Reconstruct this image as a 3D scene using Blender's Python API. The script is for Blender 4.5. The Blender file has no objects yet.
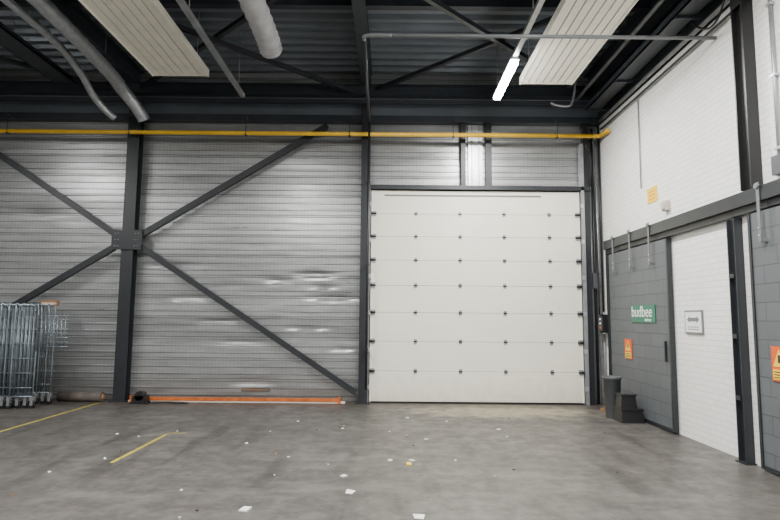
import bpy, bmesh, math, random
from mathutils import Vector, Matrix
random.seed(7)
D = bpy.data
scene = bpy.context.scene

# ------------------------------------------------------------ materials
def new_mat(name):
    m = D.materials.new(name); m.use_nodes = True
    nt = m.node_tree
    return m, nt, nt.nodes["Principled BSDF"]

def simple(name, col, rough=0.5, metal=0.0, var=0.12, nscale=6.0, bump=0.0, emit=None, es=0):
    m, nt, b = new_mat(name)
    b.inputs["Roughness"].default_value = rough
    b.inputs["Metallic"].default_value = metal
    g = nt.nodes.new("ShaderNodeNewGeometry")
    n = nt.nodes.new("ShaderNodeTexNoise")
    n.inputs["Scale"].default_value = nscale; n.inputs["Detail"].default_value = 5
    nt.links.new(g.outputs["Position"], n.inputs["Vector"])
    r = nt.nodes.new("ShaderNodeMapRange")
    r.inputs[1].default_value = 0.3; r.inputs[2].default_value = 0.7
    r.inputs[3].default_value = 1 - var; r.inputs[4].default_value = 1 + var
    nt.links.new(n.outputs["Fac"], r.inputs[0])
    mx = nt.nodes.new("ShaderNodeVectorMath"); mx.operation = 'SCALE'
    mx.inputs[0].default_value = col
    nt.links.new(r.outputs[0], mx.inputs["Scale"])
    nt.links.new(mx.outputs[0], b.inputs["Base Color"])
    if bump:
        bp = nt.nodes.new("ShaderNodeBump"); bp.inputs["Strength"].default_value = bump
        bp.inputs["Distance"].default_value = 0.01
        nt.links.new(n.outputs["Fac"], bp.inputs["Height"])
        nt.links.new(bp.outputs[0], b.inputs["Normal"])
    if emit:
        b.inputs["Emission Color"].default_value = (*emit, 1)
        b.inputs["Emission Strength"].default_value = es
    return m

class NT:
    """small helper for node graphs"""
    def __init__(s, nt): s.nt = nt
    def n(s, t, **kw):
        x = s.nt.nodes.new(t)
        for k, v in kw.items(): setattr(x, k, v)
        return x
    def l(s, a, b): s.nt.links.new(a, b)
    def math(s, op, a, b=None, c=None):
        x = s.n("ShaderNodeMath", operation=op)
        for i, v in enumerate((a, b, c)):
            if v is None: continue
            if hasattr(v, "links"): s.l(v, x.inputs[i])
            else: x.inputs[i].default_value = v
        return x.outputs[0]
    def rng(s, v, a, b, c, d):
        x = s.n("ShaderNodeMapRange")
        s.l(v, x.inputs[0])
        for i, q in enumerate((a, b, c, d)): x.inputs[i+1].default_value = q
        return x.outputs[0]
    def mix(s, f, a, b):
        x = s.n("ShaderNodeMix", data_type='RGBA')
        if hasattr(f, "links"): s.l(f, x.inputs[0])
        else: x.inputs[0].default_value = f
        for i, v in ((6, a), (7, b)):
            if hasattr(v, "links"): s.l(v, x.inputs[i])
            else: x.inputs[i].default_value = (*v, 1)
        return x.outputs[2]
    def noise(s, vec, scale, detail=4, rough=0.55):
        x = s.n("ShaderNodeTexNoise")
        x.inputs["Scale"].default_value = scale; x.inputs["Detail"].default_value = detail
        x.inputs["Roughness"].default_value = rough
        s.l(vec, x.inputs["Vector"]); return x.outputs["Fac"]
    def pos(s):
        g = s.n("ShaderNodeNewGeometry"); sp = s.n("ShaderNodeSeparateXYZ")
        s.l(g.outputs["Position"], sp.inputs[0])
        return g.outputs["Position"], sp.outputs[0], sp.outputs[1], sp.outputs[2]
    def vec(s, x, y, z=0.0):
        c = s.n("ShaderNodeCombineXYZ")
        for i, v in enumerate((x, y, z)):
            if hasattr(v, "links"): s.l(v, c.inputs[i])
            else: c.inputs[i].default_value = v
        return c.outputs[0]
    def bump(s, h, strength, dist, bsdf):
        b = s.n("ShaderNodeBump"); b.inputs["Strength"].default_value = strength
        b.inputs["Distance"].default_value = dist
        s.l(h, b.inputs["Height"]); s.l(b.outputs[0], bsdf.inputs["Normal"])

def mat_floor():
    m, nt, b = new_mat("concrete_floor"); N = NT(nt)
    P, X, Y, Z = N.pos()
    n1 = N.noise(P, 0.55, 6, 0.6); n2 = N.noise(P, 3.5, 8, 0.72); n3 = N.noise(P, 28, 4, 0.6)
    n4 = N.noise(P, 11, 6, 0.7)
    c = N.mix(N.rng(n1, .35, .68, 0, 1), (0.055, 0.050, 0.045), (0.112, 0.103, 0.093))
    c = N.mix(N.rng(n2, .42, .56, 0, 0.75), c, (0.040, 0.036, 0.032))
    c = N.mix(N.rng(n4, .5, .66, 0, 0.5), c, (0.145, 0.135, 0.122))
    c = N.mix(N.rng(n3, .3, .7, 0, 0.2), c, (0.17, 0.16, 0.148))
    st = N.noise(N.vec(N.math('MULTIPLY', X, 2.2), N.math('MULTIPLY', Y, .35)), 1.6, 5, 0.6)
    c = N.mix(N.rng(st, .54, .64, 0, 0.6), c, (0.030, 0.027, 0.025))
    st2 = N.noise(N.vec(N.math('MULTIPLY', X, .45), N.math('MULTIPLY', Y, 1.8), 4.0), 1.3, 6, 0.65)
    c = N.mix(N.rng(st2, .55, .68, 0, 0.45), c, (0.165, 0.154, 0.138))
    v = N.n("ShaderNodeTexVoronoi"); v.inputs["Scale"].default_value = 2.6; N.l(P, v.inputs["Vector"])
    sp = N.rng(N.math('ADD', v.outputs["Distance"], N.math('MULTIPLY', n3, .05)), .05, .09, 0.8, 0)
    c = N.mix(sp, c, (0.022, 0.020, 0.018))
    # pale dust in front of the overhead door
    dx = N.math('DIVIDE', N.math('SUBTRACT', X, 2.0), 1.7)
    dy = N.math('DIVIDE', N.math('SUBTRACT', Y, 10.05), .75)
    r = N.math('ADD', N.math('MULTIPLY', dx, dx), N.math('MULTIPLY', dy, dy))
    r = N.math('ADD', r, N.math('MULTIPLY', N.math('SUBTRACT', n2, .5), 3.5))
    c = N.mix(N.rng(r, .1, 1.2, .75, 0), c, (0.33, 0.28, 0.19))
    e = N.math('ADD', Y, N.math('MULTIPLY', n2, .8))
    c = N.mix(N.rng(e, 10.6, 11.2, 0, .65), c, (0.06, 0.046, 0.035))  # shadow at the base of the back wall, painted into the floor colour
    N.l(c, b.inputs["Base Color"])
    N.l(N.rng(n2, .3, .7, .34, .55), b.inputs["Roughness"])
    N.bump(n3, .25, .004, b)
    return m

def mat_liner():
    m, nt, b = new_mat("galvanised_liner"); N = NT(nt)
    P, X, Y, Z = N.pos()
    row = N.math('FLOOR', N.math('DIVIDE', Z, 0.4))
    seg = N.math('FLOOR', N.math('DIVIDE', N.math('ADD', X, 0.5), 4.63))
    wn = N.n("ShaderNodeTexWhiteNoise", noise_dimensions='2D'); N.l(N.vec(row, seg), wn.inputs["Vector"])
    k = N.rng(wn.outputs["Value"], 0, 1, .84, 1.14)
    n1 = N.noise(N.vec(N.math('MULTIPLY', X, .35), N.math('MULTIPLY', Z, 3.5)), 2.4, 6, .65)
    n2 = N.noise(P, 9, 5, .7)
    k = N.math('MULTIPLY', k, N.rng(n1, .3, .7, .84, 1.14))
    k = N.math('MULTIPLY', k, N.rng(n2, .3, .7, .93, 1.07))
    sx = N.math('FRACT', N.math('MULTIPLY', X, 14.0)); sz = N.math('FRACT', N.math('MULTIPLY', Z, 22.5))
    hole = N.math('MULTIPLY', N.math('LESS_THAN', sx, .38), N.math('LESS_THAN', sz, .36))
    k = N.math('MULTIPLY', k, N.math('SUBTRACT', 1.0, N.math('MULTIPLY', hole, .18)))
    jt = N.math('LESS_THAN', N.math('FRACT', N.math('DIVIDE', Z, .4)), .045)
    k = N.math('MULTIPLY', k, N.math('SUBTRACT', 1.0, N.math('MULTIPLY', jt, .5)))
    mx = N.n("ShaderNodeVectorMath", operation='SCALE'); mx.inputs[0].default_value = (.37, .38, .38)
    N.l(k, mx.inputs["Scale"])
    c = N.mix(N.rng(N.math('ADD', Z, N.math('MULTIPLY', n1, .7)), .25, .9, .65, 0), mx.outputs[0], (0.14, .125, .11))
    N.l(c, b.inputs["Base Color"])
    b.inputs["Metallic"].default_value = .6
    N.l(N.rng(n1, .3, .7, .27, .43), b.inputs["Roughness"])
    wv = N.noise(N.vec(N.math('MULTIPLY', X, .5), N.math('MULTIPLY', Z, 2.4), 2.0), 1.3, 2, .4)
    h = N.math('ADD', N.math('MULTIPLY', wv, 2.6), N.math('MULTIPLY', n2, .12))
    N.bump(h, .5, .012, b)
    return m

def mat_brick(name, col, mort, w=.22, h=.075, bump=.5, var=.06):
    m, nt, b = new_mat(name); N = NT(nt)
    P, X, Y, Z = N.pos()
    br = N.n("ShaderNodeTexBrick")
    N.l(N.vec(Y, Z), br.inputs["Vector"])
    br.inputs["Scale"].default_value = 1.0
    br.inputs["Brick Width"].default_value = w; br.inputs["Row Height"].default_value = h
    br.inputs["Mortar Size"].default_value = .007; br.inputs["Mortar Smooth"].default_value = .3
    a = tuple(q*(1-var) for q in col); c2 = tuple(min(1, q*(1+var)) for q in col)
    br.inputs["Color1"].default_value = (*a, 1); br.inputs["Color2"].default_value = (*c2, 1)
    br.inputs["Mortar"].default_value = (*mort, 1)
    n = N.noise(P, 1.3, 7, .65)
    c = N.mix(N.rng(n, .5, .75, 0, .25), br.outputs["Color"], tuple(q*.6 for q in col))
    N.l(c, b.inputs["Base Color"]); b.inputs["Roughness"].default_value = .55
    hgt = N.math('SUBTRACT', N.math('MULTIPLY', N.noise(P, 30, 3), .3), br.outputs["Fac"])
    N.bump(hgt, bump, .01, b)
    return m

def mat_door():
    m, nt, b = new_mat("door_panel_cream"); N = NT(nt)
    P, X, Y, Z = N.pos()
    w = N.math('PINGPONG', Z, .03)
    n = N.noise(P, 2, 5, .6)
    c = N.mix(N.rng(n, .4, .75, 0, .25), (.88, .86, .73), (.74, .72, .59))
    low = N.noise(N.vec(N.math('MULTIPLY', X, 3), N.math('MULTIPLY', Z, 1.5)), 2, 6, .7)
    c = N.mix(N.rng(N.math('ADD', Z, low), .45, 1.0, .35, 0), c, (.42, .38, .30))
    c = N.mix(N.rng(w, 0, .004, .22, 0), c, (.4, .39, .34))
    N.l(c, b.inputs["Base Color"]); b.inputs["Roughness"].default_value = .36
    h = N.math('ADD', N.rng(w, 0, .006, 0, 1), N.math('MULTIPLY', N.noise(P, 60, 2), .25))
    N.bump(h, .45, .005, b)
    return m

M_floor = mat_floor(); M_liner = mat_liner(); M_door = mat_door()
M_white = mat_brick("white_painted_brick", (.87, .87, .84), (.72, .72, .69), bump=.55, var=.03)
M_gblock = mat_brick("grey_painted_block", (.10, .11, .117), (.062, .068, .073), w=.45, h=.2, bump=.4)
M_steel = simple("anthracite_steel", (.016, .019, .023), .42, .0, .15)
M_roof = simple("dark_roof_deck", (.15, .172, .195), .36, .35, .15, 1.5)
M_rsteel = simple("roof_steel", (.028, .034, .042), .42, .1, .15)
M_galv = simple("galvanised_steel", (.52, .54, .56), .35, .6, .15, 12)
M_cage = simple("cage_wire_zinc", (.22, .255, .285), .35, .6, .2, 12)
M_galvd = simple("dull_zinc_duct", (.34, .35, .36), .36, .5, .2, 5)
M_strap = simple("grey_painted_strap", (.16, .17, .175), .45, .1, .1, 5)
M_cream = simple("cream_radiant_panel", (.88, .84, .73), .5, 0, .05)
M_yellow = simple("yellow_gas_pipe", (.80, .48, .02), .4, 0, .08)
M_yline = simple("worn_yellow_paint", (.36, .30, .05), .6, 0, .4, 14)
M_black = simple("black_plastic", (.010, .010, .011), .4, 0, .1)
M_gplast = simple("grey_plastic", (.075, .08, .085), .45, 0, .08)
M_orange = simple("orange_beam_paint", (.50, .12, .02), .5, 0, .3, 8)
M_brown = simple("brown_stained_cardboard", (.28, .15, .07), .8, 0, .2)
M_rust = simple("stained_roll", (.09, .075, .065), .7, 0, .3)
M_wpaper = simple("white_paper", (.74, .74, .72), .7, 0, .04)
M_green = simple("green_sign", (.012, .15, .085), .4, 0, .04)
M_blue = simple("blue_plastic", (.03, .12, .35), .4, 0, .04)
M_signw = simple("white_sign", (.85, .85, .85), .4, 0, .02)
M_signo = simple("orange_sign", (.72, .09, .01), .4, 0, .03)
M_signy = simple("yellow_sign", (.88, .60, .02), .4, 0, .03)
M_beige = simple("beige_plastic", (.55, .48, .40), .5, 0, .03)
M_fabric = simple("grey_white_fabric", (.46, .46, .47), .9, 0, .18, 5, .6)
M_lamp = simple("lamp_tube", (1, 1, 1), .4, 0, 0, 1, 0, (1, .99, .97), 70)
M_wall = simple("plaster_grey", (.24, .24, .24), .8, 0, .06)

# ------------------------------------------------------------ builder
class B:
    def __init__(s, name): s.name = name; s.bm = bmesh.new(); s.mats = []
    def mi(s, m):
        if m not in s.mats: s.mats.append(m)
        return s.mats.index(m)
    def face(s, pts, mat, smooth=False):
        f = s.bm.faces.new([s.bm.verts.new(p) for p in pts]); f.material_index = s.mi(mat); f.smooth = smooth
    def hexa(s, c, mat):
        v = [s.bm.verts.new(p) for p in c]; k = s.mi(mat)
        for q in ((0,3,2,1),(4,5,6,7),(0,1,5,4),(1,2,6,5),(2,3,7,6),(3,0,4,7)):
            f = s.bm.faces.new([v[i] for i in q]); f.material_index = k
    def box(s, x0, x1, y0, y1, z0, z1, mat):
        s.hexa([(x0,y0,z0),(x1,y0,z0),(x1,y1,z0),(x0,y1,z0),(x0,y0,z1),(x1,y0,z1),(x1,y1,z1),(x0,y1,z1)], mat)
    def taper(s, x0, x1, y0, y1, z0, z1, t, mat):
        s.hexa([(x0,y0,z0),(x1,y0,z0),(x1,y1,z0),(x0,y1,z0),(x0+t,y0+t,z1),(x1-t,y0+t,z1),(x1-t,y1-t,z1),(x0+t,y1-t,z1)], mat)
    def beam(s, p0, p1, w, h, mat, up=(0,0,1)):
        p0 = Vector(p0); p1 = Vector(p1); d = (p1-p0).normalized()
        u = Vector(up)
        if abs(d.dot(u)) > .99: u = Vector((0,1,0))
        a = d.cross(u).normalized()*w/2; c = a.cross(d).normalized()*h/2
        s.hexa([p0-a-c, p0+a-c, p1+a-c, p1-a-c, p0-a+c, p0+a+c, p1+a+c, p1-a+c], mat)
    def ibeam(s, p0, p1, w, h, t, mat, up=(0,0,1)):
        p0 = Vector(p0); p1 = Vector(p1); d = (p1-p0).normalized()
        u = Vector(up)
        a = d.cross(u).normalized(); c = a.cross(d).normalized()
        o = c*(h/2-t/2)
        s.beam(p0+o, p1+o, w, t, mat, up); s.beam(p0-o, p1-o, w, t, mat, up)
        s.beam(p0, p1, t, h-2*t, mat, up)
    def tube(s, pts, r, mat, seg=10, caps=True):
        pts = [Vector(p) for p in pts]; k = s.mi(mat); rings = []
        rr = r if isinstance(r, (list, tuple)) else [r]*len(pts)
        ref = None
        for i, p in enumerate(pts):
            d = ((pts[min(i+1, len(pts)-1)]-p).normalized() + (p-pts[max(i-1,0)]).normalized())
            d.normalize()
            if ref is None:
                ref = Vector((0,0,1)) if abs(d.z) < .9 else Vector((1,0,0))
            a = d.cross(ref).normalized(); c = a.cross(d).normalized(); ref = c
            rings.append([s.bm.verts.new(p+(a*math.cos(t)+c*math.sin(t))*rr[i]) for t in [2*math.pi*j/seg for j in range(seg)]])
        for i in range(len(rings)-1):
            for j in range(seg):
                f = s.bm.faces.new([rings[i][j], rings[i][(j+1)%seg], rings[i+1][(j+1)%seg], rings[i+1][j]])
                f.material_index = k; f.smooth = True
        if caps:
            for q in (rings[0][::-1], rings[-1]):
                f = s.bm.faces.new(q); f.material_index = k
    def lathe(s, prof, cx, cy, mat, seg=28, sx=1, sy=1):
        k = s.mi(mat); rings = []
        for r, z in prof:
            rings.append([s.bm.verts.new((cx+r*sx*math.cos(2*math.pi*j/seg), cy+r*sy*math.sin(2*math.pi*j/seg), z)) for j in range(seg)])
        for i in range(len(rings)-1):
            for j in range(seg):
                f = s.bm.faces.new([rings[i][j], rings[i][(j+1)%seg], rings[i+1][(j+1)%seg], rings[i+1][j]])
                f.material_index = k; f.smooth = True
        f = s.bm.faces.new(rings[0][::-1]); f.material_index = k
        f = s.bm.faces.new(rings[-1]); f.material_index = k
    def done(s, parent=None, bevel=0):
        vs = [v.co for v in s.bm.verts]
        c = Vector(((min(v.x for v in vs)+max(v.x for v in vs))/2, (min(v.y for v in vs)+max(v.y for v in vs))/2, min(v.z for v in vs)))
        bmesh.ops.translate(s.bm, verts=s.bm.verts, vec=-c)
        bmesh.ops.recalc_face_normals(s.bm, faces=s.bm.faces)
        me = D.meshes.new(s.name); s.bm.to_mesh(me); s.bm.free()
        for m in s.mats: me.materials.append(m)
        o = D.objects.new(s.name, me); scene.collection.objects.link(o); o.location = c
        if bevel:
            md = o.modifiers.new("bevel", 'BEVEL'); md.width = bevel; md.segments = 3; md.limit_method = 'ANGLE'
        if parent:
            bpy.context.view_layer.update()
            o.parent = parent; o.matrix_parent_inverse = parent.matrix_world.inverted()
        return o

def smoothpath(pts, n=6):
    """Catmull-Rom"""
    P = [Vector(p) for p in pts]; P = [P[0]*2-P[1]] + P + [P[-1]*2-P[-2]]
    out = []
    for i in range(1, len(P)-2):
        for k in range(n):
            t = k/n; a, b, c, d = P[i-1], P[i], P[i+1], P[i+2]
            out.append(.5*((2*b)+(c-a)*t+(2*a-5*b+4*c-d)*t*t+(3*b-a-3*c+d)*t**3))
    out.append(P[-2]); return out

XL, XR, YB, YF, ZC = -12.0, 4.12, 11.0, -6.0, 6.5
ZT = ZC-.004

# ------------------------------------------------------------ shell
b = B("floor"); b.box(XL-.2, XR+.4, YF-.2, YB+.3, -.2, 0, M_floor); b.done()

def wall_back():
    b = B("wall_back"); k = b.mi(M_liner)
    prof = []
    z = 0; per = 4.0/30
    while z < 6.5-1e-6:
        prof += [(z, 0), (z+per*.35, 0), (z+per*.70, 0), (z+per*.78, -.018), (z+per*.92, -.018)]
        z += per
    prof.append((6.5, 0))
    xs = [XL+ i*.06 for i in range(int((XR-XL)/.06)+1)] + [XR]
    dents = [(-1.45, 2.43, .28, .05, .05), (-1.1, 1.98, .35, .045, .05), (-3.9, 1.95, .3, .05, .03), (-2.2, 2.3, .2, .05, .03),
             (-7.0, 3.6, .4, .07, .03), (-2.9, 1.1, .4, .05, .04), (-2.6, .35, .4, .07, .04), (-4.2, 2.6, .4, .05, .025),
             (-1.6, 1.4, .3, .045, .04), (-3.3, 1.5, .35, .04, .03), (-1.3, 2.2, .18, .04, .04), (-.9, 1.0, .2, .05, .03)]
    grid = []
    for zz, dy in prof:
        r = []
        for x in xs:
            d = dy
            for (cx, cz, rx, rz, a) in dents:
                d += a*math.exp(-((x-cx)/rx)**2-((zz-cz)/rz)**2)
            r.append(b.bm.verts.new((x, YB+d, zz)))
        grid.append(r)
    for i in range(len(prof)-1):
        for j in range(len(xs)-1):
            xm = (xs[j]+xs[j+1])/2; zm = (prof[i][0]+prof[i+1][0])/2
            if -.1 < xm < 3.5 and zm < 3.9: continue
            f = b.bm.faces.new([grid[i][j], grid[i][j+1], grid[i+1][j+1], grid[i+1][j]]); f.material_index = k
    b.box(XL, XR, YB+.14, YB+.2, 0, 6.5, M_wall)
    return b.done()
wall_back()

b = B("wall_right")
b.box(XR, XR+.3, YF, YB, 0, 5.42, M_white)
b.box(XR, XR+.3, YF, YB, 5.42, 6.5, M_rsteel)
b.done()
b = B("wall_left"); b.box(XL-.2, XL, YF, YB+.2, 0, 6.5, M_wall); b.done()
b = B("wall_front"); b.box(XL, XR, YF-.2, YF, 0, 6.5, M_wall); b.done()

b = B("ceiling"); k = b.mi(M_roof)
y = YF; per = .28; pr = []
while y < YB+.1:
    pr += [(y, 0), (y+.10, 0), (y+.14, .09), (y+.24, .09)]; y += per
vs = [[b.bm.verts.new((x, yy, ZC+dz)) for yy, dz in pr] for x in (XL-.1, XR+.3)]
for i in range(len(pr)-1):
    f = b.bm.faces.new([vs[0][i], vs[0][i+1], vs[1][i+1], vs[1][i]]); f.material_index = k
b.box(XL-.1, XR+.3, YF, YB+.2, ZC+.14, ZC+.2, M_roof)
b.done()

# ------------------------------------------------------------ columns and roof steel
def column(name, x, w, d, z1=6.14):
    b = B(name)
    b.ibeam((x, YB-.06-d/2, 0.0), (x, YB-.06-d/2, z1), w, d, .015, M_steel, up=(0,1,0))
    b.box(x-w/2-.05, x+w/2+.05, YB-.1-d, YB-.03, 0, .02, M_steel)
    return b
b = column("steel_column", -5.05, .23, .2)
b.box(-5.34, -4.76, YB-.30, YB-.275, 2.86, 3.24, M_steel)
for dx in (-.22, -.16, .16, .22):
    for dz in (-.12, 0, .12):
        b.tube([(-5.05+dx, YB-.315, 3.05+dz), (-5.05+dx, YB-.295, 3.05+dz)], .014, M_strap, 6)
b.done()
column("steel_column", -.49, .17, .2).done()
column("steel_column", -9.66, .23, .2).done()

def brace(p0, p1):
    b = B("diagonal_brace")
    y = YB-.25
    a = Vector((p0[0], y, p0[1])); c = Vector((p1[0], y, p1[1]))
    b.beam(a, c, .02, .11, M_steel); b.beam(a+Vector((0,.05,-.045)), c+Vector((0,.05,-.045)), .1, .02, M_steel)
    b.done()
brace((-4.80, 3.16), (-1.25, 5.36))
brace((-4.80, 2.92), (-.62, .2))
brace((-5.30, 3.16), (-8.65, 5.36))
brace((-5.30, 2.92), (-9.3, .45))

b = B("roof_beam_frame")
for x in (-9.66, -5.08, -.49):
    b.ibeam((x, YF, 6.31), (x, YB-.05, 6.31), .2, .34, .02, M_rsteel)
b.ibeam((3.98, YF, 6.31), (3.98, YB-.05, 6.31), .2, .34, .02, M_rsteel)
b.ibeam((XL, YB-.3, 6.04), (XR, YB-.3, 6.04), .2, .22, .02, M_rsteel)
b.box(XL, XR, YB-.22, YB-.02, 5.46, 5.58, M_rsteel)
b.box(XL, XR, YB-.14, YB-.02, 5.58, 5.92, M_roof)
b.box(XL, XR, YB-.5, YB-.42, 5.72, 5.80, M_rsteel)
b.box(XL, XR, YB-.505, YB-.40, 5.80, 5.81, M_strap)
for yy in (8.2, 5.0, 1.5):
    b.ibeam((XL, yy, 6.41), (XR, yy, 6.41), .12, .16, .012, M_rsteel)
b.done()

b = B("roof_cross_bracing")
for x0, x1 in ((-.49, 4.05), (-5.13, -.49), (-9.76, -5.13)):
    for (ya, yb) in ((10.9, 6.4), (6.3, 1.8)):
        b.beam((x0, ya, 6.08), (x1, yb, 6.08), .07, .07, M_steel)
        b.beam((x0, yb, 6.0), (x1, ya, 6.0), .07, .07, M_steel)
b.done()

# ------------------------------------------------------------ overhead door
dx0, dx1 = -.37, 3.70
seams = [0.03, .60, 1.16, 1.71, 2.23, 2.72, 3.18, 3.63, 4.09]
b = B("overhead_sectional_door")
for i in range(8):
    b.box(dx0, dx1, YB-.13, YB-.09, seams[i]+(.003 if i else 0), seams[i+1]-.003, M_door)
b.box(dx0, dx1, YB-.10, YB-.085, .03, 4.08, M_gplast)
b.box(dx0, dx1, YB-.135, YB-.085, 0.0, .035, M_black)
for z in seams[1:-1]:
    for x in (.50, 1.36, 2.22, 3.10):
        b.box(x-.028, x+.028, YB-.142, YB-.13, z-.045, z+.045, M_galvd)
        b.tube([(x-.035, YB-.147, z), (x+.035, YB-.147, z)], .013, M_steel, 8)
    for x in (dx0+.05, dx1-.05):
        b.box(x-.04, x+.04, YB-.15, YB-.13, z-.05, z+.05, M_galvd)
        b.tube([(x-.05, YB-.16, z), (x+.05, YB-.16, z)], .02, M_black, 8)
b.box(dx0+.25, 2.95, YB-.145, YB-.13, 3.985, 4.01, M_strap)
for x in (dx0, dx1-.03):
    b.box(x, x+.03, YB-.137, YB-.128, .03, 4.09, M_cream)
b.done()

b = B("door_frame_tracks")
for x, s, top in ((dx0-.03, -1, 4.2), (dx1+.03, 1, 5.05)):
    b.box(x-.012, x+.012, YB-.19, YB-.07, 0, top, M_galvd)
    b.box(min(x, x+s*.05), max(x, x+s*.05), YB-.20, YB-.185, 0, top, M_galvd)
    for z in (.3, 1.0, 1.7, 2.4, 3.1, 3.8):
        b.box(x-.03, x+.03, YB-.215, YB-.2, z-.04, z+.04, M_galv)
b.box(-.4, 3.9, YB-.2, YB-.04, 4.11, 4.19, M_steel)          # lintel
for x, w in ((1.43, .09), (1.93, .12)):
    b.box(x-w/2, x+w/2, YB-.16, YB-.04, 4.19, 5.45, M_steel)
b.box(3.80, 3.90, YB-.16, YB-.03, 0, 5.45, M_steel)
b.box(1.54, 1.82, YB-.07, YB-.03, 4.19, 5.45, M_galv)
b.box(1.60, 1.62, YB-.085, YB-.07, 4.19, 5.45, M_galvd)
b.box(1.74, 1.76, YB-.085, YB-.07, 4.19, 5.45, M_galvd)
b.done()

# ------------------------------------------------------------ pipes at the back
ZY = 5.13
b = B("yellow_gas_pipe")
b.tube([(XL+.01, YB-.42, ZY), (3.9, YB-.42, ZY)], .04, M_yellow, 12)
b.tube(smoothpath([(3.9, YB-.42, ZY), (4.0, YB-.42, ZY), (4.04, YB-.5, ZY), (4.04, YB-.8, ZY-.02)]), .04, M_yellow, 12)
for x in (-9.66, -7.4, -5.05, -2.8, -.80, 1.2, 3.2):
    b.box(x-.02, x+.02, YB-.47, YB-.37, ZY-.055, ZY-.04, M_rsteel)
    b.tube([(x, YB-.46, ZY-.05), (x, YB-.46, 5.44)], .007, M_rsteel, 6)
    b.box(x-.015, x+.015, YB-.47, YB-.22, 5.44, 5.455, M_rsteel)
b.done()
b = B("corner_conduits")
for x, y, r, z0, z1, m in ((3.94, YB-.07, .022, 0, 5.4, M_galvd), (4.0, YB-.06, .028, 0, 5.4, M_steel),
                        (4.06, YB-.09, .024, 0, 5.4, M_galvd)):
    b.tube([(x, y, z0), (x, y, z1)], r, m, 8)
b.tube([(4.08, YB-.22, 1.75), (4.08, YB-.22, 5.4)], .02, M_black, 8)
b.tube([(4.08, YB-.22, 0.0), (4.08, YB-.22, 1.34)], .02, M_strap, 8)
b.tube(smoothpath([(3.7, YB-.24, 5.35), (3.85, YB-.3, 5.32), (3.95, YB-.28, 5.05), (3.96, YB-.26, 4.6), (4.0, YB-.2, 3.0), (4.02, YB-.18, 1.7)]), .016, M_black, 8)
b.tube(smoothpath([(3.78, YB-.3, 5.0), (3.88, YB-.3, 4.8), (3.9, YB-.26, 4.5), (3.9, YB-.2, 4.2)]), .014, M_black, 8)
b.box(3.93, 4.05, YB-.14, YB-.095, 2.2, 2.5, M_gplast)
b.done()
b = B("door_control_box")
b.box(3.97, XR-.003, 10.54, 10.70, 1.36, 1.70, M_black)
b.box(3.955, 3.97, 10.57, 10.67, 1.4, 1.66, M_gplast)
for z in (1.45, 1.53, 1.61):
    b.tube([(3.94, 10.62, z), (3.96, 10.62, z)], .018, M_signo if z < 1.5 else M_signw, 10)
b.done()

b = B("dark_service_pipe")
b.tube([(-.42, YB-.55, 5.35), (-.36, 6.95, 5.17)], .028, M_steel, 10)
b.tube([(-.42, YB-.55, 5.36), (-.42, YB-.55, 0.3)], .022, M_steel, 10)
for z in (1.0, 2.6, 4.2): b.box(-.45, -.39, YB-.57, YB-.27, z, z+.03, M_steel)
b.done()
b = B("cross_room_conduit")
b.tube(smoothpath([(-.36, 6.94, 5.17), (-.35, 6.84, 5.16), (-.25, 6.8, 5.16), (0, 6.8, 5.16)]), .024, M_strap, 10)
b.tube([(0, 6.8, 5.16), (4.1, 6.8, 5.16)], .024, M_strap, 10)
b.done()

# ------------------------------------------------------------ ceiling services
def radiant(x0, x1, y0, y1, z=5.6):
    b = B("radiant_heating_panel")
    n = 7; w = (x1-x0)/n
    b.box(x0, x1, y0, y1, z+.02, z+.05, M_strap)
    for i in range(n):
        xx = x0+i*w
        b.box(xx+.010, xx+w-.010, y0+.02, y1-.02, z, z+.02, M_cream)
    b.box(x0-.02, x0, y0, y1, z-.02, z+.1, M_cream); b.box(x1, x1+.02, y0, y1, z-.02, z+.1, M_cream)
    for yy in (y1-.02, y0):
        b.box(x0, x1, yy, yy+.02, z-.01, z+.08, M_cream)
    y = y1-.4
    while y > y0:
        for x in (x0+.05, x1-.05):
            b.tube([(x, y, z+.05), (x, y, ZT)], .005, M_galvd, 5)
        y -= 2
    b.done()
radiant(-3.97, -3.07, 1.0, 9.05)
radiant(2.2, 3.06, 1.0, 9.25)

def trunk(x, lamps, y0=-4.0, y1=9.6, z=5.45):
    b = B("light_trunking")
    b.box(x-.035, x+.035, y0, y1, z, z+.06, M_galvd)
    y = y1-.3
    while y > y0:
        b.tube([(x, y, z+.06), (x, y, ZT)], .005, M_galvd, 5); y -= 2.4
    b.done()
    for i, (ya, yb, P) in enumerate(lamps):
        f = B("linear_light_fixture")
        f.box(x-.06, x+.06, ya, yb, z-.03, z-.001, M_signw)
        f.box(x-.055, x+.055, ya+.01, yb-.01, z-.085, z-.03, M_lamp)
        fo = f.done()
        L = D.lights.new("tube_light", 'AREA'); L.shape = 'RECTANGLE'; L.size = .09; L.size_y = yb-ya-.05
        L.energy = P; L.color = (1.0, .985, .96)
        lo = D.objects.new("tube_light", L); scene.collection.objects.link(lo)
        lo.location = (x, (ya+yb)/2, z-.095)
        bpy.context.view_layer.update()
        lo.parent = fo; lo.matrix_parent_inverse = fo.matrix_world.inverted()
trunk(1.82, [(7.98, 9.4, 240), (3.9, 5.4, 300), (.6, 2.1, 200), (-3, -1.5, 150)])
trunk(-2.62, [(3.9, 5.4, 300), (.6, 2.1, 200), (-3, -1.5, 150)])
trunk(-8.0, [(6.0, 7.5, 170), (2.0, 3.5, 160), (-3, -1.5, 130)])

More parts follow.
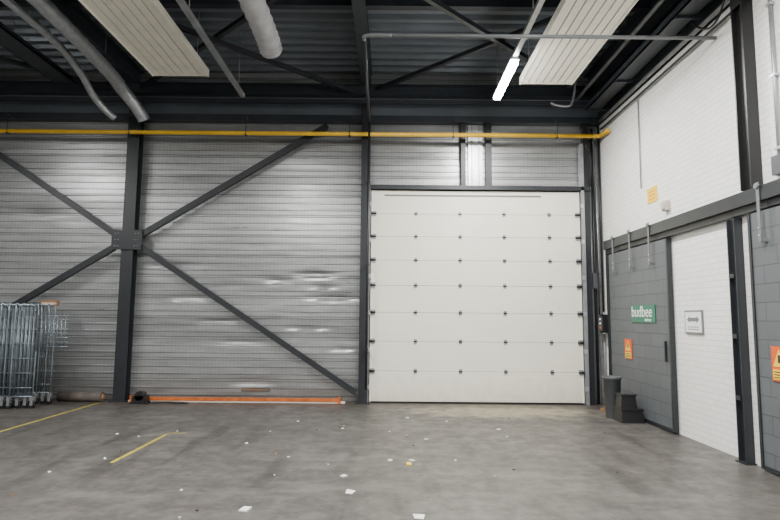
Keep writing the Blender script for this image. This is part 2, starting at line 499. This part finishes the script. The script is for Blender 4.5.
b = B("spiral_ventilation_duct")
pth = smoothpath([(-4.72, -2, 5.85), (-4.74, 3, 5.85), (-4.80, 7.1, 5.85), (-4.92, 9.3, 5.83), (-4.97, 10.0, 5.76), (-4.88, 10.3, 5.6), (-4.78, 10.45, 5.42), (-4.75, 10.5, 5.34)], 24)
rr = [.11 + (.006 if i % 3 == 0 else 0) for i in range(len(pth))]
b.tube(pth, rr, M_galv, 18)
for y in (1, 4, 7, 9): b.tube([(-4.78, y, 5.96), (-4.78, y, ZT)], .006, M_strap, 5)
b.done()
b = B("ventilation_branch_duct")
pth = smoothpath([(-5.42, 4, 6.0), (-5.42, 7, 6.0), (-5.42, 8.6, 5.98), (-5.48, 9.5, 5.86), (-5.48, 10.0, 5.62), (-5.36, 10.3, 5.42), (-5.26, 10.4, 5.34)], 24)
b.tube(pth, [.06+(.004 if i % 3 == 0 else 0) for i in range(len(pth))], M_galv, 14)
b.done()
b = B("cable_tray")
b.box(-6.35, -5.95, -4, 10.2, 5.95, 5.97, M_rsteel)
for x in (-6.35, -5.97): b.box(x, x+.02, -4, 10.2, 5.95, 6.03, M_rsteel)
for i in range(3): b.tube([(-6.28+i*.1, -4, 5.99), (-6.28+i*.1, 10.1, 5.99)], .02, M_black, 6)
for y in (0, 3, 6, 9): b.tube([(-6.34, y, 6.0), (-6.34, y, ZT)], .006, M_galvd, 5)
b.done()

pth = smoothpath([(-1.86, 1, 5.75), (-1.86, 5, 5.75), (-1.85, 6.6, 5.74), (-1.83, 7.4, 5.70), (-1.80, 7.85, 5.6), (-1.78, 8.05, 5.48)], 10)
n = len(pth); rr = []
for i in range(n):
    t = i/(n-1); r = .16+.018*math.sin(i*2.1)
    if t > .93: r *= max(.45, 1-((t-.93)/.07)**2*.5)
    rr.append(r)
b = B("fabric_air_sleeve"); b.tube(pth, rr, M_fabric, 18)
for y in (2, 4, 6, 7.2): b.tube([(-1.85, y, 5.9), (-1.85, y, ZT)], .006, M_galvd, 5)
b.done()

b = B("wall_cable_tray")
b.box(3.70, 3.98, YF+.1, 10.4, 5.56, 5.58, M_rsteel)
b.box(3.70, 3.72, YF+.1, 10.4, 5.56, 5.66, M_rsteel); b.box(3.96, 3.98, YF+.1, 10.4, 5.56, 5.66, M_rsteel)
for y in (1, 3, 5, 7, 9, 10.3):
    b.box(3.70, XR-.002, y-.02, y+.02, 5.52, 5.56, M_rsteel)
b.tube([(4.05, YF+.1, 5.44), (4.05, 10.6, 5.44)], .03, M_galvd, 10)
b.tube([(4.07, YF+.1, 5.28), (4.07, 10.6, 5.28)], .018, M_rsteel, 8)
b.tube([(3.6, YF+.1, 5.85), (3.6, 10.6, 5.85)], .03, M_galvd, 10)
b.tube(smoothpath([(2.9, 9.9, 5.52), (3.0, 9.9, 5.48), (3.25, 10.0, 5.5), (3.35, 10.05, 5.62), (3.42, 10.1, 5.95), (3.45, 10.1, 6.4)]), .02, M_galvd, 8)
b.done()
b = B("hanging_cable")
b.tube(smoothpath([(3.98, 7.1, 5.52), (3.95, 6.9, 5.35), (3.97, 6.7, 5.24), (3.98, 6.5, 5.3), (4.0, 6.4, 5.52)]), .014, M_black, 8)
b.done()
b = B("wall_conduit")
b.tube([(4.10, 9.05, 3.75), (4.10, 9.05, 5.24)], .011, M_galvd, 8)
b.done()
b = B("wall_conduit")
b.tube([(4.09, 5.78, 3.15), (4.09, 5.78, 5.24)], .022, M_galvd, 8)
for z in (3.4, 4.2, 5.0): b.box(4.06, 4.118, 5.74, 5.82, z, z+.03, M_galv)
b.box(4.05, 4.118, 5.70, 5.86, 3.14, 3.34, M_gplast)
b.done()

# ------------------------------------------------------------ right wall features
b = B("upper_steel_column")
b.ibeam((4.05, 6.2, 3.07), (4.05, 6.2, 5.22), .13, .2, .018, M_black, up=(0,1,0))
b.box(3.985, 4.115, 6.1, 6.3, 5.22, 6.14, M_black)
b.done()
b = B("sliding_door_rail")
b.box(4.02, XR-.002, 2.0, 10.45, 2.93, 3.05, M_steel)
b.box(3.99, 4.02, 2.0, 10.45, 2.90, 3.06, M_steel)
b.box(4.04, XR-.002, 2.0, 10.45, 2.82, 2.93, M_steel)
b.done()

def slider(name, y0, y1, hang):
    b = B(name)
    b.box(4.05, 4.10, y0, y1, .02, 2.80, M_gblock)
    b.box(4.035, 4.105, y0-.04, y0, .02, 2.80, M_steel); b.box(4.035, 4.105, y1, y1+.04, .02, 2.80, M_steel)
    b.box(4.04, 4.104, y0, y1, 0.012, .06, M_steel)
    for y in hang:
        b.box(3.975, 3.985, y-.022, y+.022, 2.45, 3.1, M_strap)
        b.box(3.98, 4.05, y-.022, y+.022, 2.45, 2.48, M_strap)
        b.tube([(3.955, y, 3.06), (3.985, y, 3.06)], .03, M_strap, 14)
        for z in (2.52, 2.6): b.tube([(3.965, y, z), (3.977, y, z)], .01, M_galv, 6)
    return b
b = slider("door_1", 8.20, 10.38, (8.6, 9.3, 10.0))
b.box(4.01, 4.04, 8.28, 8.31, 1.0, 1.3, M_steel)
b.done()
b = slider("door_2", 4.2, 6.25, (6.0, 5.0)); b.done()

b = B("door_frame_post")
b.ibeam((4.065, 6.58, 0.0), (4.065, 6.58, 2.80), .10, .15, .016, M_steel, up=(0,1,0))
b.box(3.99, 4.118, 6.48, 6.68, 0, .015, M_steel)
for z in (.7, 1.4, 2.1):
    b.box(4.0, 4.014, 6.54, 6.62, z, z+.05, M_steel)
b.done()
b = B("corner_post")
b.box(4.05, XR-.003, 10.46, 10.53, 0, 2.95, M_steel)
b.done()

def textobj(txt, size, loc, mat, parent, name, bold=0.0):
    c = D.curves.new(name, 'FONT'); c.body = txt; c.size = size; c.align_x = 'CENTER'; c.align_y = 'CENTER'
    c.extrude = .001; c.offset = bold
    o = D.objects.new(name, c); scene.collection.objects.link(o)
    o.location = loc; o.rotation_euler = (math.pi/2, 0, -math.pi/2)
    o.data.materials.append(mat)
    bpy.context.view_layer.update()
    o.parent = parent; o.matrix_parent_inverse = parent.matrix_world.inverted()
b = B("green_company_sign"); b.box(4.036, 4.047, 8.60, 9.44, 1.565, 1.84, M_green); o = b.done()
textobj("budbee", .25, (4.034, 9.06, 1.73), M_signw, o, "sign_text", .0)
textobj("delivery", .07, (4.034, 8.84, 1.605), M_signw, o, "sign_subtext")

def warn(y0, y1, z0, z1, x):
    b = B("warning_sign")
    b.box(x-.008, x, y0, y1, z0, z1, M_signo)
    h = z1-z0; ym = (y0+y1)/2; w = (y1-y0)
    zt = z1-.06*h; zb = z0+.42*h
    X = x-.011
    b.face([(X, y0+.1*w, zb), (X, y1-.1*w, zb), (X, ym, zt)], M_signy)
    b.box(X-.001, X+.001, ym-.02, ym+.02, zb+.04, zb+.12, M_black)
    b.box(X-.001, X+.001, y0+.08*w, y1-.08*w, z0+.05*h, z0+.34*h, M_signy)
    for i in range(3):
        z = z0+(.09+.08*i)*h; b.box(X-.003, X-.001, y0+.14*w, y1-.14*w, z, z+.03*h, M_black)
    b.done()
warn(9.48, 9.76, .95, 1.28, 4.046)
warn(5.78, 6.02, .98, 1.34, 4.046)

b = B("framed_notice_sign")
b.box(4.10, 4.118, 7.42, 7.86, 1.42, 1.74, M_strap)
b.box(4.095, 4.10, 7.445, 7.835, 1.445, 1.715, M_signw)
b.box(4.092, 4.095, 7.55, 7.72, 1.59, 1.64, M_strap)
b.face([(4.092, 7.72, 1.565), (4.092, 7.79, 1.615), (4.092, 7.72, 1.665)], M_strap)
b.face([(4.092, 7.55, 1.565), (4.092, 7.48, 1.615), (4.092, 7.55, 1.665)], M_strap)
for z in (1.48, 1.51): b.box(4.093, 4.095, 7.50, 7.78, z, z+.01, M_gplast)
b.done()
b = B("yellow_wall_sign")
b.box(4.108, 4.118, 8.54, 8.86, 3.44, 3.68, M_signy)
for z in (3.49, 3.55, 3.61): b.box(4.105, 4.108, 8.59, 8.81, z, z+.012, M_signo)
b.done()
b = B("motion_sensor"); b.box(4.05, 4.118, 8.16, 8.30, 3.22, 3.36, M_beige); b.box(4.03, 4.05, 8.19, 8.27, 3.24, 3.32, M_beige); b.done()

# ------------------------------------------------------------ bin and step stool
b = B("waste_bin")
b.lathe([(.105, 0), (.11, .01), (.14, .62), (.155, .625), (.158, .66), (.148, .67), (.135, .66), (.125, .5), (.1, .03)], 3.70, 9.5, M_gplast, 28, 1, 1)
b.done()
b = B("plastic_step_stool")
b.taper(3.63, 3.99, 8.98, 9.34, 0, .19, .02, M_black)
b.box(3.635, 3.985, 8.985, 9.335, .185, .215, M_black)
b.taper(3.66, 3.92, 9.06, 9.32, .21, .41, .02, M_black)
b.box(3.665, 3.915, 9.065, 9.315, .40, .43, M_black)
for xx in (3.70, 3.77, 3.84): b.box(xx, xx+.03, 9.09, 9.29, .43, .434, M_gplast)
b.done(bevel=.012)

# ------------------------------------------------------------ items at the left
def rollcage(x, y, gate=False):
    b = B("roll_cage")
    w, d, H = .72, .62, 1.66
    z0 = .2; r = .016; G = M_cage
    b.tube([(x, y-d/2, z0), (x+w*.5, y-d/2+.06, z0)], r, G, 6)
    b.tube([(x, y+d/2, z0), (x+w*.5, y+d/2-.06, z0)], r, G, 6)
    b.tube([(x, y-d/2, z0), (x, y+d/2, z0)], r, G, 6)
    b.tube([(x, y-d/2, H), (x, y+d/2, H)], r, G, 6)
    for s in (-1, 1):
        ya = y+s*d/2
        fr = smoothpath([(x, ya, z0), (x, ya, H), (x+.06, ya-s*.01, H+.1), (x+w*.5-.06, ya-s*.05, H+.1), (x+w*.5, ya-s*.06, H), (x+w*.5, ya-s*.06, z0)], 3)
        b.tube(fr, r, G, 6)
        for i in range(1, 6):
            xx = x+w*.5*i/6; yy = ya-s*.06*i/6
            b.tube([(xx, yy, z0), (xx, yy, H+.09)], .008, G, 5)
        for z in (.35, .6, .85, 1.1, 1.35, 1.55):
            b.tube([(x, ya, z), (x+w*.5, ya-s*.06, z)], .008, G, 5)
    for z in (.45, .85, 1.25):
        b.tube([(x, y-d/2, z), (x, y+d/2, z)], .008, G, 5)
    for i in range(1, 8):
        yy = y-d/2+d*i/8
        b.tube([(x, yy, z0), (x, yy, H)], .007, G, 5)
    for (cx, cy) in ((x, y-d/2), (x, y+d/2), (x+w*.5, y-d/2+.06), (x+w*.5, y+d/2-.06)):
        b.tube([(cx, cy-.018, .055), (cx, cy+.018, .055)], .054, M_black, 14)
        b.box(cx-.025, cx+.025, cy-.028, cy-.02, .05, .2, M_strap); b.box(cx-.025, cx+.025, cy+.02, cy+.028, .05, .2, M_strap)
        b.box(cx-.03, cx+.03, cy-.03, cy+.03, .14, .2, M_strap)
    if gate:   # half gate swung out
        gx0, gx1, gy, gz0, gz1 = x+w*.5+.01, -5.58, y-d/2+.05, .98, 1.60
        b.tube([(gx0, gy, gz0), (gx0, gy, gz1), (gx1, gy, gz1), (gx1, gy, gz0), (gx0, gy, gz0)], .013, G, 6)
        for k in range(1, 8):
            xx = gx0+(gx1-gx0)*k/8; b.tube([(xx, gy, gz0), (xx, gy, gz1)], .007, G, 5)
        for k in range(1, 8):
            zz = gz0+(gz1-gz0)*k/8; b.tube([(gx0, gy, zz), (gx1, gy, zz)], .007, G, 5)
    b.done()
for i in range(9):
    rollcage(-6.50-i*.125, 10.15+.02*(i % 2), i == 0)
b = B("cardboard_piece")
b.box(-6.48, -6.18, 10.50, 10.58, 1.765, 1.87, M_brown); b.box(-6.47, -6.19, 10.49, 10.50, 1.79, 1.83, M_beige)
b.done()
b = B("floor_roll")
b.tube([(-6.15, 10.72, .095), (-5.34, 10.72, .095)], .09, M_rust, 18)
b.tube([(-6.17, 10.72, .095), (-5.32, 10.72, .095)], .045, M_brown, 12)
b.done()
b = B("orange_rack_beam")
b.box(-4.88, -.82, YB-.22, YB-.12, .0, .03, M_cream)  # pale strip standing in for light showing through the gap beneath
b.box(-4.85, -.90, YB-.24, YB-.12, .03, .08, M_orange)
for x in (-4.85, -.95): b.box(x, x+.05, YB-.25, YB-.11, .0, .11, M_orange)
b.done()
b = B("cable_reel_box")
b.box(-4.70, -4.44, 10.5, 10.66, 0.02, .14, M_black); b.tube([(-4.57, 10.5, .14), (-4.57, 10.66, .14)], .085, M_black, 16)
b.box(-4.73, -4.41, 10.48, 10.68, 0, .025, M_black)
b.tube(smoothpath([(-4.42, 10.56, .05), (-4.3, 10.5, .015), (-4.1, 10.62, .012), (-3.9, 10.52, .012), (-3.7, 10.6, .012), (-4.0, 10.7, .012), (-4.4, 10.69, .012)]), .01, M_black, 6)
b.done()
b = B("wall_vent_slot"); b.box(-2.82, -2.28, YB-.03, YB-.005, .19, .25, M_rust); b.box(-2.78, -2.32, YB-.035, YB-.03, .205, .22, M_brown); b.done()
b = B("timber_offcut"); b.beam((3.80, 10.25, .02), (3.98, 9.95, .02), .09, .036, M_brown); b.done()

# ------------------------------------------------------------ floor markings / litter
b = B("floor_marking_line")
b.box(-5.36, -5.31, 3.0, 10.6, .0005, .003, M_yline); b.done()
b = B("floor_marking_line")
b.box(-3.045, -2.995, 6.35, 7.85, .0005, .003, M_yline); b.box(-3.02, -2.78, 7.94, 7.97, .0005, .003, M_yline); b.done()

b = B("paper_scraps")
lit = [(-.35, 5.37, .08, .045, M_wpaper), (-1.19, 4.88, .09, .045, M_wpaper), (.25, 4.74, .09, .055, M_wpaper), (.23, 6.4, .09, .035, M_signy),
       (-.45, 5.9, .05, .03, M_wpaper), (.02, 6.55, .035, .03, M_wpaper), (.5, 7.7, .05, .03, M_wpaper), (.27, 6.55, .04, .03, M_wpaper),
       (1.6, 8.4, .04, .03, M_wpaper), (.3, 9.3, .05, .03, M_wpaper), (.9, 9.0, .03, .02, M_wpaper), (-1.4, 8.9, .03, .02, M_wpaper)]
for _ in range(46):
    lit.append((random.uniform(-4.5, 3.5), random.uniform(4.5, 10.4), random.uniform(.012, .030), random.uniform(.008, .018), random.choice([M_wpaper, M_brown, M_beige, M_rust])))
for x, y, w, h, m in lit:
    a = random.uniform(0, 3.1); k = b.mi(m); n = 4; top = []; bot = []
    for j in range(n):
        t = 2*math.pi*(j+.5)/n; q = random.uniform(.8, 1.3)
        px = w*.75*math.cos(t)*q; py = h*1.1*math.sin(t)*q
        X = x+px*math.cos(a)-py*math.sin(a); Y = y+px*math.sin(a)+py*math.cos(a)
        bot.append(b.bm.verts.new((X, Y, .0008))); top.append(b.bm.verts.new((X, Y, .004+random.uniform(0, .012))))
    f = b.bm.faces.new(top); f.material_index = k
    for j in range(n):
        f = b.bm.faces.new([bot[j], bot[(j+1)%n], top[(j+1)%n], top[j]]); f.material_index = k
b.done()

# ------------------------------------------------------------ world, camera
w = D.worlds.new("World"); scene.world = w; w.use_nodes = True
w.node_tree.nodes["Background"].inputs[0].default_value = (.5, .55, .6, 1)
w.node_tree.nodes["Background"].inputs[1].default_value = .3
cam = D.cameras.new("Camera"); co = D.objects.new("Camera", cam); scene.collection.objects.link(co)
cam.sensor_width = 36; cam.lens = 26; cam.clip_start = .05; cam.clip_end = 100
R = Matrix.Rotation(math.radians(90+5.88), 4, 'X') @ Matrix.Rotation(math.radians(.5), 4, 'Z')
co.matrix_world = Matrix.Translation((0, 0, 1.6)) @ R
scene.camera = co
